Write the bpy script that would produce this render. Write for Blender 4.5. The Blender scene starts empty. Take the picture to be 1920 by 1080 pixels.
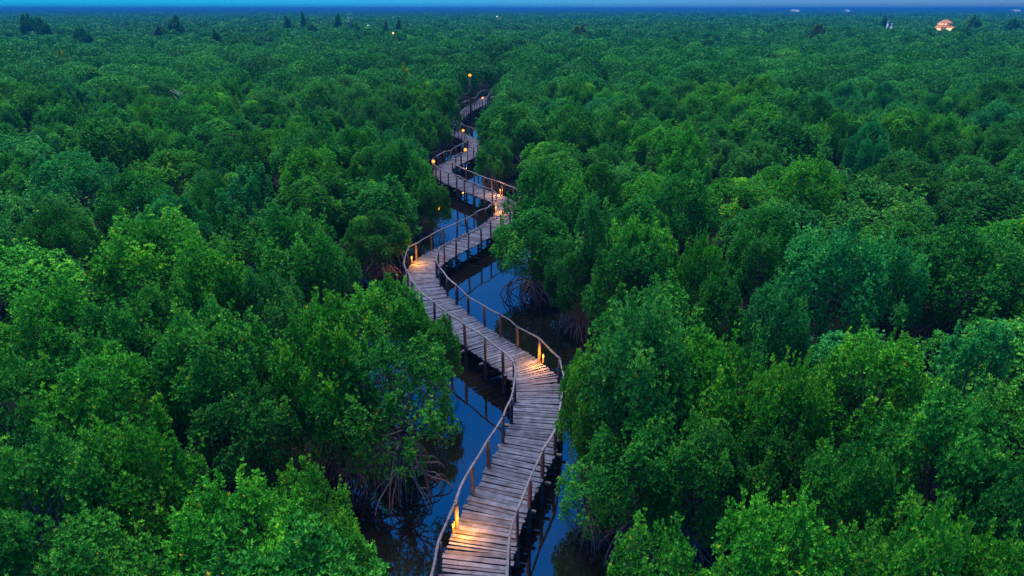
import bpy, math, random
import numpy as np
from mathutils import Vector

random.seed(7)
rng = np.random.default_rng(11)
S = bpy.context.scene
COL = S.collection

# ------------------------------------------------------------------ camera
FPX = 1280.0                       # focal length in pixels of the 1920 px wide photograph
HORIZON = 17.0
PITCH = math.atan((540 - HORIZON) / FPX)
CAM = np.array([0.0, 0.0, 15.3])
cam_data = bpy.data.cameras.new('camera')
cam_data.sensor_width = 36.0
cam_data.lens = 36.0 * FPX / 1920.0
cam_data.clip_start = 0.1
cam_data.clip_end = 60000.0
cam = bpy.data.objects.new('camera', cam_data)
cam.location = CAM
cam.rotation_euler = (math.pi / 2 - PITCH, 0, 0)
COL.objects.link(cam)
S.camera = cam

# ------------------------------------------------------------------ sky and sun
SUN_ELEV = math.radians(73.0)
SUN_AZ = math.radians(-25.0)       # compass bearing of the glow, clockwise from the view direction
SKY_STRENGTH = 0.068
SUN_STRENGTH = 2.6
SKY_TINT = (0.018, 0.74, 1.60, 1)

world = bpy.data.worlds.new("World")
S.world = world
world.use_nodes = True
wn = world.node_tree
wn.nodes.clear()
w_out = wn.nodes.new('ShaderNodeOutputWorld')
w_bg = wn.nodes.new('ShaderNodeBackground')
w_sky = wn.nodes.new('ShaderNodeTexSky')
w_sky.sky_type = 'NISHITA'
w_sky.sun_disc = False
w_sky.sun_elevation = SUN_ELEV
w_sky.sun_rotation = SUN_AZ
w_sky.altitude = 0
w_sky.air_density = 1.0
w_sky.dust_density = 0.3
w_sky.ozone_density = 4.0
w_mul = wn.nodes.new('ShaderNodeMix')
w_mul.data_type = 'RGBA'
w_mul.blend_type = 'MULTIPLY'
w_mul.inputs[0].default_value = 1.0
w_mul.inputs[7].default_value = SKY_TINT
wn.links.new(w_sky.outputs[0], w_mul.inputs[6])
w_tc = wn.nodes.new('ShaderNodeTexCoord')
w_sx = wn.nodes.new('ShaderNodeSeparateXYZ')
wn.links.new(w_tc.outputs['Generated'], w_sx.inputs[0])
w_hx = wn.nodes.new('ShaderNodeMapRange'); w_hx.interpolation_type = 'SMOOTHSTEP'
w_hx.inputs['From Min'].default_value = -0.55; w_hx.inputs['From Max'].default_value = 0.85
wn.links.new(w_sx.outputs['X'], w_hx.inputs['Value'])
w_hz = wn.nodes.new('ShaderNodeMapRange'); w_hz.interpolation_type = 'SMOOTHSTEP'
w_hz.inputs['From Min'].default_value = 0.0; w_hz.inputs['From Max'].default_value = 0.55
w_hz.inputs['To Min'].default_value = 1.0; w_hz.inputs['To Max'].default_value = 0.0
wn.links.new(w_sx.outputs['Z'], w_hz.inputs['Value'])
w_f = wn.nodes.new('ShaderNodeMath'); w_f.operation = 'MULTIPLY'
wn.links.new(w_hx.outputs[0], w_f.inputs[0]); wn.links.new(w_hz.outputs[0], w_f.inputs[1])
w_glow = wn.nodes.new('ShaderNodeMix'); w_glow.data_type = 'RGBA'
w_glow.inputs[7].default_value = (1.6, 2.7, 4.6, 1)
wn.links.new(w_f.outputs[0], w_glow.inputs[0])
wn.links.new(w_mul.outputs[2], w_glow.inputs[6])
wn.links.new(w_glow.outputs[2], w_bg.inputs['Color'])
w_bg.inputs['Strength'].default_value = SKY_STRENGTH
wn.links.new(w_bg.outputs[0], w_out.inputs['Surface'])

sun_d = bpy.data.lights.new('sun', 'SUN')
sun_d.energy = SUN_STRENGTH
sun_d.angle = math.radians(30.0)
sun_d.color = (1.0, 0.95, 0.90)
sun = bpy.data.objects.new('sun', sun_d)
sv = Vector((math.sin(SUN_AZ) * math.cos(SUN_ELEV), math.cos(SUN_AZ) * math.cos(SUN_ELEV), math.sin(SUN_ELEV)))
sun.rotation_euler = sv.to_track_quat('Z', 'Y').to_euler()
sun.location = (0, 0, 60)
COL.objects.link(sun)

S.view_settings.view_transform = 'Standard'
S.view_settings.look = 'None'
S.view_settings.exposure = 1.0
S.view_settings.gamma = 1.0
S.view_settings.use_curve_mapping = False
S.cycles.max_bounces = 6
S.cycles.diffuse_bounces = 2
S.cycles.glossy_bounces = 3
S.cycles.transmission_bounces = 3
S.cycles.transparent_max_bounces = 4
S.cycles.volume_bounces = 0
S.cycles.caustics_reflective = False
S.cycles.caustics_refractive = False
S.cycles.sample_clamp_indirect = 4.0
S.cycles.use_denoising = True

# ------------------------------------------------------------------ helpers
cp, sp = math.cos(PITCH), math.sin(PITCH)


def ray(x, y):
    a, b = (x - 960) / FPX, -(y - 540) / FPX
    return np.array([a, cp + b * sp, -sp + b * cp])


def at(x, y, z):
    """the point of the plane z that pixel (x, y) of the photograph looks at"""
    d = ray(x, y)
    t = (z - CAM[2]) / d[2]
    return CAM + d * t


def at_depth(x, y, yy):
    d = ray(x, y)
    return CAM + d * (yy / d[1])


def pix(p):
    v = np.asarray(p, float) - CAM
    w = v[..., 1] * cp - v[..., 2] * sp
    return np.stack([960 + FPX * v[..., 0] / w, 540 - FPX * (v[..., 1] * sp + v[..., 2] * cp) / w], -1)


class MB:
    """collects quads, tubes and boxes and links them as one mesh object"""
    def __init__(self):
        self.v, self.f, self.s = [], [], []
        self.n = 0

    def add(self, verts, faces, smooth=True):
        verts = np.asarray(verts, float).reshape(-1, 3)
        self.v.append(verts)
        for f in faces:
            self.f.append([i + self.n for i in f])
            self.s.append(smooth)
        self.n += len(verts)

    def tube(self, pts, rad, sides=7, cap=True, wob=0.0, smooth=True):
        pts = np.asarray(pts, float)
        n = len(pts)
        rad = np.broadcast_to(np.asarray(rad, float), (n,))
        tan = np.gradient(pts, axis=0)
        tan /= np.linalg.norm(tan, axis=1)[:, None] + 1e-9
        ref = np.array([0, 0, 1.0]) if abs(tan[0, 2]) < 0.9 else np.array([1.0, 0, 0])
        u = np.cross(tan[0], ref)
        u /= np.linalg.norm(u)
        V = []
        for i in range(n):
            u = u - tan[i] * np.dot(u, tan[i])
            u /= np.linalg.norm(u) + 1e-9
            w = np.cross(tan[i], u)
            for k in range(sides):
                a = 2 * math.pi * k / sides
                r = rad[i] * (1 + (random.uniform(-wob, wob) if wob else 0))
                V.append(pts[i] + r * (math.cos(a) * u + math.sin(a) * w))
        F = []
        for i in range(n - 1):
            for k in range(sides):
                k2 = (k + 1) % sides
                F.append((i * sides + k, i * sides + k2, (i + 1) * sides + k2, (i + 1) * sides + k))
        self.add(V, F, smooth)
        if cap:
            b = self.n - n * sides
            self.f.append([b + k for k in range(sides)][::-1]); self.s.append(False)
            self.f.append([b + (n - 1) * sides + k for k in range(sides)]); self.s.append(False)

    def box(self, c, hx, hy, hz, ux=(1, 0, 0), uy=(0, 1, 0), jit=0.0):
        c, ux, uy = np.asarray(c, float), np.asarray(ux, float), np.asarray(uy, float)
        uz = np.cross(ux, uy)
        V = []
        for sz in (-1, 1):
            for sx, sy in ((-1, -1), (1, -1), (1, 1), (-1, 1)):
                V.append(c + ux * sx * hx + uy * sy * hy + uz * sz * hz + rng.uniform(-jit, jit, 3))
        self.add(V, [(3, 2, 1, 0), (4, 5, 6, 7), (0, 1, 5, 4), (1, 2, 6, 5), (2, 3, 7, 6), (3, 0, 4, 7)], False)

    def mesh(self, name, mat):
        m = bpy.data.meshes.new(name)
        m.from_pydata(np.concatenate(self.v).tolist(), [], self.f)
        m.polygons.foreach_set('use_smooth', self.s)
        m.materials.append(mat)
        m.update()
        return m

    def build(self, name, mat, parent=None):
        o = bpy.data.objects.new(name, self.mesh(name, mat))
        COL.objects.link(o)
        if parent is not None:
            o.parent = parent
        return o


def quads_mesh(name, V, attr, mat):
    """fast mesh of separate quads; V is (n,4,3), attr a value per quad"""
    n = len(V)
    m = bpy.data.meshes.new(name)
    m.vertices.add(n * 4)
    m.vertices.foreach_set('co', np.ascontiguousarray(V, np.float32).ravel())
    m.loops.add(n * 4)
    m.loops.foreach_set('vertex_index', np.arange(n * 4, dtype=np.int32))
    m.polygons.add(n)
    m.polygons.foreach_set('loop_start', np.arange(0, n * 4, 4, dtype=np.int32))
    a = m.attributes.new('leaf_tint', 'FLOAT', 'FACE')
    a.data.foreach_set('value', np.ascontiguousarray(attr, np.float32))
    m.materials.append(mat)
    m.update()
    return m


def tag(o, label=None, cat=None, group=None, kind=None):
    if label: o['label'] = label
    if cat: o['category'] = cat
    if group: o['group'] = group
    if kind: o['kind'] = kind
    return o


def empty(name, loc, rz=0.0):
    o = bpy.data.objects.new(name, None)
    o.location = loc
    o.rotation_euler = (0, 0, rz)
    o.empty_display_size = 0.3
    COL.objects.link(o)
    return o


def inst(name, mesh, parent, color=None):
    o = bpy.data.objects.new(name, mesh)
    COL.objects.link(o)
    o.parent = parent
    if color: o.color = color
    return o


def copy_tree(o, parent=None):
    c = o.copy()
    COL.objects.link(c)
    c.parent = parent
    for ch in [x for x in o.children]:
        copy_tree(ch, c)
    return c


# ------------------------------------------------------------------ materials
def new_mat(name):
    m = bpy.data.materials.new(name)
    m.use_nodes = True
    nt = m.node_tree
    nt.nodes.clear()
    out = nt.nodes.new('ShaderNodeOutputMaterial')
    return m, nt, out


def foliage_mat(name='foliage', stops=None):
    m, nt, out = new_mat(name)
    N, L = nt.nodes, nt.links
    at_ = N.new('ShaderNodeAttribute'); at_.attribute_name = 'leaf_tint'
    rp = N.new('ShaderNodeValToRGB')
    el = rp.color_ramp.elements
    stops = stops or [(0.0, (0.012, 0.11, 0.016)), (0.45, (0.032, 0.275, 0.030)), (0.80, (0.105, 0.46, 0.045)),
                      (0.93, (0.20, 0.56, 0.035)), (0.97, (0.50, 0.42, 0.04)), (1.0, (0.60, 0.30, 0.04))]
    el[0].position, el[0].color = stops[0][0], (*stops[0][1], 1)
    el[1].position, el[1].color = stops[-1][0], (*stops[-1][1], 1)
    for p, c in stops[1:-1]:
        e = el.new(p); e.color = (*c, 1)
    L.new(at_.outputs['Fac'], rp.inputs[0])
    oi = N.new('ShaderNodeObjectInfo')
    mx = N.new('ShaderNodeMix'); mx.data_type = 'RGBA'; mx.blend_type = 'MULTIPLY'; mx.inputs[0].default_value = 1
    L.new(rp.outputs[0], mx.inputs[6]); L.new(oi.outputs['Color'], mx.inputs[7])
    bs = N.new('ShaderNodeBsdfPrincipled')
    bs.inputs['Roughness'].default_value = 0.55
    bs.inputs['Specular IOR Level'].default_value = 0.09
    L.new(mx.outputs[2], bs.inputs['Base Color'])
    tr = N.new('ShaderNodeBsdfTranslucent')
    L.new(mx.outputs[2], tr.inputs['Color'])
    ms = N.new('ShaderNodeMixShader'); ms.inputs[0].default_value = 0.17
    L.new(bs.outputs[0], ms.inputs[1]); L.new(tr.outputs[0], ms.inputs[2])
    L.new(ms.outputs[0], out.inputs['Surface'])
    return m


def wood_mat(name, c1, c2, scale=6.0, rough=0.85, island=True, stretch=(1, 1, 1), bump=0.4, spec=0.25):
    m, nt, out = new_mat(name)
    N, L = nt.nodes, nt.links
    tc = N.new('ShaderNodeTexCoord')
    mp = N.new('ShaderNodeMapping'); mp.inputs['Scale'].default_value = stretch
    L.new(tc.outputs['Object'], mp.inputs['Vector'])
    nz = N.new('ShaderNodeTexNoise'); nz.inputs['Scale'].default_value = scale; nz.inputs['Detail'].default_value = 8
    nz.inputs['Roughness'].default_value = 0.65
    L.new(mp.outputs[0], nz.inputs['Vector'])
    rp = N.new('ShaderNodeValToRGB')
    rp.color_ramp.elements[0].position, rp.color_ramp.elements[0].color = 0.3, (*c1, 1)
    rp.color_ramp.elements[1].position, rp.color_ramp.elements[1].color = 0.7, (*c2, 1)
    L.new(nz.outputs[0], rp.inputs[0])
    col = rp.outputs[0]
    if island:
        ge = N.new('ShaderNodeNewGeometry')
        mr = N.new('ShaderNodeMapRange'); mr.inputs['To Min'].default_value = 0.62; mr.inputs['To Max'].default_value = 1.25
        L.new(ge.outputs['Random Per Island'], mr.inputs['Value'])
        mx = N.new('ShaderNodeMix'); mx.data_type = 'RGBA'; mx.blend_type = 'MULTIPLY'; mx.inputs[0].default_value = 1
        L.new(col, mx.inputs[6]); L.new(mr.outputs[0], mx.inputs[7])
        col = mx.outputs[2]
    bs = N.new('ShaderNodeBsdfPrincipled')
    bs.inputs['Roughness'].default_value = rough
    bs.inputs['Specular IOR Level'].default_value = spec
    L.new(col, bs.inputs['Base Color'])
    bp = N.new('ShaderNodeBump'); bp.inputs['Strength'].default_value = bump; bp.inputs['Distance'].default_value = 0.02
    L.new(nz.outputs[0], bp.inputs['Height']); L.new(bp.outputs[0], bs.inputs['Normal'])
    L.new(bs.outputs[0], out.inputs['Surface'])
    return m


def plain_mat(name, c, rough=0.6, metal=0.0):
    m, nt, out = new_mat(name)
    N, L = nt.nodes, nt.links
    nz = N.new('ShaderNodeTexNoise'); nz.inputs['Scale'].default_value = 3.0
    rp = N.new('ShaderNodeValToRGB')
    rp.color_ramp.elements[0].color = (*[x * 0.8 for x in c], 1)
    rp.color_ramp.elements[1].color = (*[min(1, x * 1.2) for x in c], 1)
    L.new(nz.outputs[0], rp.inputs[0])
    bs = N.new('ShaderNodeBsdfPrincipled')
    bs.inputs['Roughness'].default_value = rough
    bs.inputs['Metallic'].default_value = metal
    L.new(rp.outputs[0], bs.inputs['Base Color'])
    L.new(bs.outputs[0], out.inputs['Surface'])
    return m


def emit_mat(name, c, s):
    m, nt, out = new_mat(name)
    e = nt.nodes.new('ShaderNodeEmission')
    e.inputs['Color'].default_value = (*c, 1)
    e.inputs['Strength'].default_value = s
    nt.links.new(e.outputs[0], out.inputs['Surface'])
    return m


M_LEAF = foliage_mat()
M_PLANK = wood_mat('weathered_planks', (0.042, 0.049, 0.068), (0.138, 0.150, 0.205), 3.2, 0.85, True, (1, 1, 1))
M_POST = wood_mat('post_wood', (0.046, 0.041, 0.044), (0.135, 0.122, 0.130), 7.0, 0.9, True)
M_RAIL = wood_mat('rail_wood', (0.085, 0.08, 0.095), (0.24, 0.225, 0.265), 9.0, 0.85, True)
M_BEAM = wood_mat('beam_wood', (0.10, 0.08, 0.075), (0.28, 0.24, 0.23), 6.0, 0.9, True)
M_BARK = wood_mat('mangrove_bark', (0.055, 0.045, 0.043), (0.17, 0.145, 0.14), 10.0, 0.9, False)
M_ROOT = wood_mat('root_bark', (0.085, 0.080, 0.090), (0.26, 0.24, 0.27), 8.0, 0.85, True)
M_DEAD = wood_mat('bleached_wood', (0.30, 0.28, 0.27), (0.52, 0.50, 0.48), 6.0, 0.9, False)
M_BRASS = plain_mat('lamp_metal', (0.08, 0.055, 0.035), 0.45, 0.6)
M_GLOW = emit_mat('lamp_glow', (1.0, 0.25, 0.02), 1.0)
M_GLOW_TOP = emit_mat('lamp_filament', (1.0, 0.40, 0.07), 2.0)
M_GLOBE = emit_mat('globe_glow', (1.0, 0.24, 0.03), 1.7)


def water_mat():
    m, nt, out = new_mat('tidal_water')
    N, L = nt.nodes, nt.links
    tc = N.new('ShaderNodeTexCoord')
    nz = N.new('ShaderNodeTexNoise'); nz.inputs['Scale'].default_value = 1.6; nz.inputs['Detail'].default_value = 3
    L.new(tc.outputs['Object'], nz.inputs['Vector'])
    bp = N.new('ShaderNodeBump'); bp.inputs['Strength'].default_value = 0.05; bp.inputs['Distance'].default_value = 0.05
    L.new(nz.outputs[0], bp.inputs['Height'])
    n2 = N.new('ShaderNodeTexNoise'); n2.inputs['Scale'].default_value = 0.35; n2.inputs['Detail'].default_value = 6
    L.new(tc.outputs['Object'], n2.inputs['Vector'])
    rp = N.new('ShaderNodeValToRGB')
    rp.color_ramp.elements[0].position, rp.color_ramp.elements[0].color = 0.35, (0.003, 0.003, 0.003, 1)
    rp.color_ramp.elements[1].position, rp.color_ramp.elements[1].color = 0.7, (0.008, 0.007, 0.006, 1)
    L.new(n2.outputs[0], rp.inputs[0])
    df = N.new('ShaderNodeBsdfDiffuse')
    L.new(rp.outputs[0], df.inputs['Color'])
    gl = N.new('ShaderNodeBsdfGlossy'); gl.inputs['Roughness'].default_value = 0.015
    L.new(bp.outputs[0], gl.inputs['Normal'])
    fr = N.new('ShaderNodeFresnel'); fr.inputs['IOR'].default_value = WATER_IOR
    ms = N.new('ShaderNodeMixShader')
    L.new(fr.outputs[0], ms.inputs[0]); L.new(df.outputs[0], ms.inputs[1]); L.new(gl.outputs[0], ms.inputs[2])
    L.new(ms.outputs[0], out.inputs['Surface'])
    return m


WATER_IOR = 3.0


def mud_mat():
    m, nt, out = new_mat('mud')
    N, L = nt.nodes, nt.links
    tc = N.new('ShaderNodeTexCoord')
    nz = N.new('ShaderNodeTexNoise'); nz.inputs['Scale'].default_value = 0.8; nz.inputs['Detail'].default_value = 8
    L.new(tc.outputs['Object'], nz.inputs['Vector'])
    rp = N.new('ShaderNodeValToRGB')
    rp.color_ramp.elements[0].position, rp.color_ramp.elements[0].color = 0.3, (0.0035, 0.0035, 0.003, 1)
    rp.color_ramp.elements[1].position, rp.color_ramp.elements[1].color = 0.75, (0.012, 0.011, 0.009, 1)
    L.new(nz.outputs[0], rp.inputs[0])
    bs = N.new('ShaderNodeBsdfPrincipled'); bs.inputs['Roughness'].default_value = 0.8; bs.inputs['Specular IOR Level'].default_value = 0.05
    L.new(rp.outputs[0], bs.inputs['Base Color'])
    bp = N.new('ShaderNodeBump'); bp.inputs['Strength'].default_value = 0.5; bp.inputs['Distance'].default_value = 0.1
    L.new(nz.outputs[0], bp.inputs['Height']); L.new(bp.outputs[0], bs.inputs['Normal'])
    L.new(bs.outputs[0], out.inputs['Surface'])
    return m


# ------------------------------------------------------------------ the winding path
DECK = 1.0
WIDE = 1.9
PATH_PX = [(880, 1180), (884, 1128), (888, 1078), (901, 1030), (918, 980), (940, 935), (964, 890), (986, 850), (1000, 812), (1008, 770),
           (1010, 738), (1003, 712), (984, 692), (957, 673), (926, 653), (893, 631), (862, 608), (836, 586), (808, 558),
           (793, 533), (789, 517), (797, 499), (812, 486), (835, 473), (868, 456), (897, 440), (922, 426), (943, 411), (953, 396), (950, 384),
           (936, 374), (908, 364), (877, 351.5), (850, 340), (833, 328), (829, 319), (836, 312), (850, 306), (868, 297), (884, 288),
           (893, 279), (892, 271), (882, 263), (869, 256.5), (853, 249), (846, 240), (850, 229), (862, 216), (876, 207), (890, 200), (903, 194), (912, 183), (938, 180), (965, 177)]
ctrl = np.array([at(x, y, DECK) for x, y in PATH_PX])


def catmull(P, m=14):
    P = np.vstack([2 * P[0] - P[1], P, 2 * P[-1] - P[-2]])
    out = []
    for i in range(1, len(P) - 2):
        p0, p1, p2, p3 = P[i - 1], P[i], P[i + 1], P[i + 2]
        for k in range(m):
            t = k / m
            out.append(0.5 * (2 * p1 + (p2 - p0) * t + (2 * p0 - 5 * p1 + 4 * p2 - p3) * t * t + (3 * p1 - p0 - 3 * p2 + p3) * t ** 3))
    out.append(P[-2])
    return np.array(out)


dense = catmull(ctrl)
for _ in range(6):                                   # relax the bends a little
    dense[1:-1] = 0.25 * dense[:-2] + 0.5 * dense[1:-1] + 0.25 * dense[2:]
seg = np.linalg.norm(np.diff(dense, axis=0), axis=1)
arc = np.concatenate([[0], np.cumsum(seg)])
LENGTH = arc[-1]


def path(s):
    p = np.array([np.interp(s, arc, dense[:, k]) for k in range(3)])
    a = np.array([np.interp(s - 0.35, arc, dense[:, k]) for k in range(3)])
    b = np.array([np.interp(s + 0.35, arc, dense[:, k]) for k in range(3)])
    t = b - a
    t[2] = 0
    t /= np.linalg.norm(t)
    return p, t, np.array([t[1], -t[0], 0.0])        # point, tangent, right hand normal


path_xy = np.array([path(s)[0][:2] for s in np.arange(0, LENGTH, 0.8)])


def path_dist(P):
    P = np.atleast_2d(P)
    out = np.full(len(P), 1e9)
    for i in range(0, len(P), 20000):
        d = np.linalg.norm(P[i:i + 20000, None, :] - path_xy[None], axis=2)
        out[i:i + 20000] = d.min(1)
    return out


# ------------------------------------------------------------------ ground and water
def axis(fine0, fine1, step, lo, hi, grow=1.35):
    c = list(np.arange(fine0, fine1 + 1e-6, step))
    s, x = step, fine1
    while x < hi:
        s *= grow; x += s; c.append(x)
    s, x = step, fine0
    while x > lo:
        s *= grow; x -= s; c.insert(0, x)
    return np.array(c)


gx = axis(-40, 40, 0.9, -30000, 30000)
gy = axis(2, 120, 0.9, -6000, 45000)
GX, GY = np.meshgrid(gx, gy)
pts = np.stack([GX.ravel(), GY.ravel()], 1)
near = (np.abs(pts[:, 0]) < 45) & (pts[:, 1] > 0) & (pts[:, 1] < 260)
pd = np.full(len(pts), 99.0)
pd[near] = path_dist(pts[near])
t = np.clip((pd - 3.2) / 3.6, 0, 1)
gz = -0.75 + (t * t * (3 - 2 * t)) * 0.95 + 0.10 * np.sin(pts[:, 0] * 0.9 + 1.3 * np.sin(pts[:, 1] * 0.6)) * np.cos(pts[:, 1] * 0.8)
nx, ny = len(gx), len(gy)
mb = MB()
idx = np.arange(nx * ny).reshape(ny, nx)
faces = np.stack([idx[:-1, :-1], idx[:-1, 1:], idx[1:, 1:], idx[1:, :-1]], -1).reshape(-1, 4).tolist()
mb.add(np.column_stack([pts, gz]), faces, True)
tag(mb.build('ground', mud_mat()), kind='structure')

mb = MB()
mb.add([(-120, -10, 0), (120, -10, 0), (120, 320, 0), (-120, 320, 0)], [(0, 1, 2, 3)], False)
tag(mb.build('water', water_mat()), kind='structure')

# ------------------------------------------------------------------ boardwalk
bw = empty('boardwalk', (0, 0, 0))
tag(bw, 'winding timber boardwalk on piles with pole handrails crossing the mangrove channel', 'boardwalk')

mb = MB()
s = 0.05
while s < LENGTH - 0.3:
    w = random.uniform(0.12, 0.23)
    p, tn, nr = path(s + w / 2)
    far = p[1] > 70
    sk = random.gauss(0, 0.025)
    tt = tn + nr * sk; tt /= np.linalg.norm(tt)
    rr = np.array([tt[1], -tt[0], 0])
    la, ra = WIDE / 2 + random.gauss(0.02, 0.035), WIDE / 2 + random.gauss(0.02, 0.035)
    dz = random.gauss(0, 0.007)
    tilt = random.gauss(0, 0.008)
    gap = random.uniform(0.022, 0.048)
    hw = (w - gap) / 2
    cuts = [-la, -la * 0.45, 0.0, ra * 0.5, ra]
    V = []
    for q, u in enumerate(cuts):
        hh = hw * (1 + random.gauss(0, 0.05)) * (0.93 if q in (0, 4) else 1)
        zz = dz + tilt * u + random.gauss(0, 0.003)
        off = random.gauss(0, 0.006)
        for e, z in ((-1, -0.05), (1, -0.05), (1, 0.0), (-1, 0.0)):
            V.append(p + rr * u + tt * (e * hh + off) + np.array([0, 0, z + zz]))
    F = [(0, 1, 2, 3)[::-1], (16, 17, 18, 19)]
    for q in range(4):
        b = q * 4
        for k in range(4):
            F.append((b + k, b + (k + 1) % 4, b + 4 + (k + 1) % 4, b + 4 + k))
    mb.add(V, F, False)
    s += w
mb.build('planks', M_PLANK, bw)

POST_GAP = 1.5
post_s = np.arange(0.4, LENGTH - 0.5, POST_GAP)
tops = {-1: [], 1: []}
post_list = []
for s0 in post_s:
    for side in (-1, 1):
        s1 = s0 + random.uniform(-0.1, 0.1)
        p, tn, nr = path(s1)
        base = p + nr * side * (WIDE / 2 - 0.02 + random.gauss(0, 0.02))
        lean = np.array([random.gauss(0, 0.025), random.gauss(0, 0.025), 0])
        hgt = 1.0 + random.gauss(0, 0.03)
        post_list.append((s1, side, base, lean, hgt))
        tops[side].append((s1, base + lean * 1.2 + np.array([0, 0, hgt])))


def post_mb(m, base, lean, hgt):
    zs = np.array([-1.9, -0.6, 0.1, 0.6, hgt + random.uniform(-0.01, 0.07)])
    P = base[None] + lean[None] * (zs[:, None] + 0.2) + np.stack([0 * zs, 0 * zs, zs], 1)
    r = random.uniform(0.055, 0.075)
    m.tube(P, r * np.array([1.15, 1.08, 1.0, 0.97, 0.92]), 7, True, 0.08)


for (s1, side, base, lean, hgt) in post_list[:100]:
    m = MB(); post_mb(m, base, lean, hgt)
    m.build('post', M_POST, bw)
m = MB()
for (s1, side, base, lean, hgt) in post_list[100:]:
    post_mb(m, base, lean, hgt)
o = m.build('far_posts', M_POST, bw); o['kind'] = 'stuff'

for side in (-1, 1):
    m = MB()
    P = [q for _, q in tops[side]]
    # poles lashed end to end, each spanning two or three posts
    i = 0
    while i < len(P) - 1:
        j = min(i + random.choice((2, 2, 3)), len(P) - 1)
        chunk = []
        for k in range(i, j + 1):
            chunk.append(P[k] + np.array([0, 0, 0.045]))
            if k < j:
                ss = (tops[side][k][0] + tops[side][k + 1][0]) / 2
                pp, tn, nr = path(ss)
                midp = pp + nr * side * (WIDE / 2 - 0.02)
                a = (P[k] + P[k + 1]) / 2
                midp[2] = a[2] + 0.045 + random.gauss(0, 0.018)
                midp[:2] = 0.55 * midp[:2] + 0.45 * a[:2]
                chunk.append(midp)
        chunk = np.array(chunk)
        chunk[1:-1] += rng.normal(0, 0.020, (len(chunk) - 2, 3))
        d0 = chunk[0] - chunk[1]; d0 /= np.linalg.norm(d0)
        d1 = chunk[-1] - chunk[-2]; d1 /= np.linalg.norm(d1)
        chunk[0] += d0 * 0.10; chunk[-1] += d1 * 0.10
        chunk[0, 2] += 0.02
        c2 = catmull(chunk, 3)
        r0 = random.uniform(0.034, 0.046)
        m.tube(c2, np.linspace(r0 * 1.12, r0 * 0.85, len(c2)), 7, True, 0.20)
        i = j
    m.build('handrail', M_RAIL, bw)

for off in (-0.72, 0.72):
    m = MB()
    P = []
    for s0 in np.arange(0.2, LENGTH - 0.3, 1.0):
        p, tn, nr = path(s0)
        P.append(p + nr * off + np.array([0, 0, -0.135]))
    m.tube(P, 0.07, 7, True, 0.05)
    m.build('stringer', M_BEAM, bw)

nb = 0
rest = MB()
for s0 in post_s:
    p, tn, nr = path(s0 + 0.13)
    m = MB() if nb < 90 else rest
    l, r = random.uniform(0.96, 1.22), random.uniform(0.96, 1.22)
    c = p + np.array([0, 0, -0.265])
    m.tube([c - nr * l, c - nr * l * 0.4, c + nr * r * 0.4, c + nr * r], random.uniform(0.055, 0.075), 7, True, 0.08)
    if nb < 90:
        m.build('crossbeam', M_BEAM, bw)
    nb += 1
if rest.v:
    o = rest.build('far_crossbeams', M_BEAM, bw); o['kind'] = 'stuff'


# ------------------------------------------------------------------ lamps on the posts
def lamp_near(loc, inward, energy):
    """slim tube lamp strapped to the inner face of a post"""
    root = empty('path_lamp', loc, math.atan2(inward[1], inward[0]))
    m = MB()
    m.tube([(0, 0, 0.0), (0, 0, 0.03)], 0.045, 12); m.build('base', M_BRASS, root)
    m = MB()
    m.tube([(0, 0, 0.39), (0, 0, 0.42), (0, 0, 0.455)], [0.046, 0.05, 0.025], 12); m.build('cap', M_BRASS, root)
    m = MB()
    m.tube([(0, 0, 0.03), (0, 0, 0.14), (0, 0, 0.24)], [0.026, 0.029, 0.028], 12); m.build('glass_tube', M_GLOW, root)
    m = MB()
    m.tube([(0, 0, 0.24), (0, 0, 0.31), (0, 0, 0.39)], [0.032, 0.040, 0.032], 12); m.build('bulb', M_GLOW_TOP, root)
    ld = bpy.data.lights.new('lamp_light', 'POINT'); ld.energy = energy; ld.color = (1.0, 0.33, 0.03); ld.shadow_soft_size = 0.05
    lo = bpy.data.objects.new('lamp_light', ld); COL.objects.link(lo); lo.parent = root; lo.location = (0.30, 0, 0.34)
    return root


def lamp_far(loc, inward, energy, r=0.15):
    root = empty('path_lamp', loc, math.atan2(inward[1], inward[0]))
    m = MB()
    m.tube([(0, 0, 0), (0, 0, 0.06)], [0.07, 0.05], 10); m.build('base', M_BRASS, root)
    m = MB()
    zs = np.linspace(-1, 1, 9)
    m.tube([(0, 0, 0.06 + r + r * z) for z in zs], [max(0.02, r * math.sqrt(max(0, 1 - z * z))) for z in zs], 12)
    m.build('globe', M_GLOBE, root)
    ld = bpy.data.lights.new('lamp_light', 'POINT'); ld.energy = energy; ld.color = (1.0, 0.33, 0.03); ld.shadow_soft_size = 0.17
    lo = bpy.data.objects.new('lamp_light', ld); COL.objects.link(lo); lo.parent = root; lo.location = (0.25, 0, 0.3)
    return root


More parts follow.
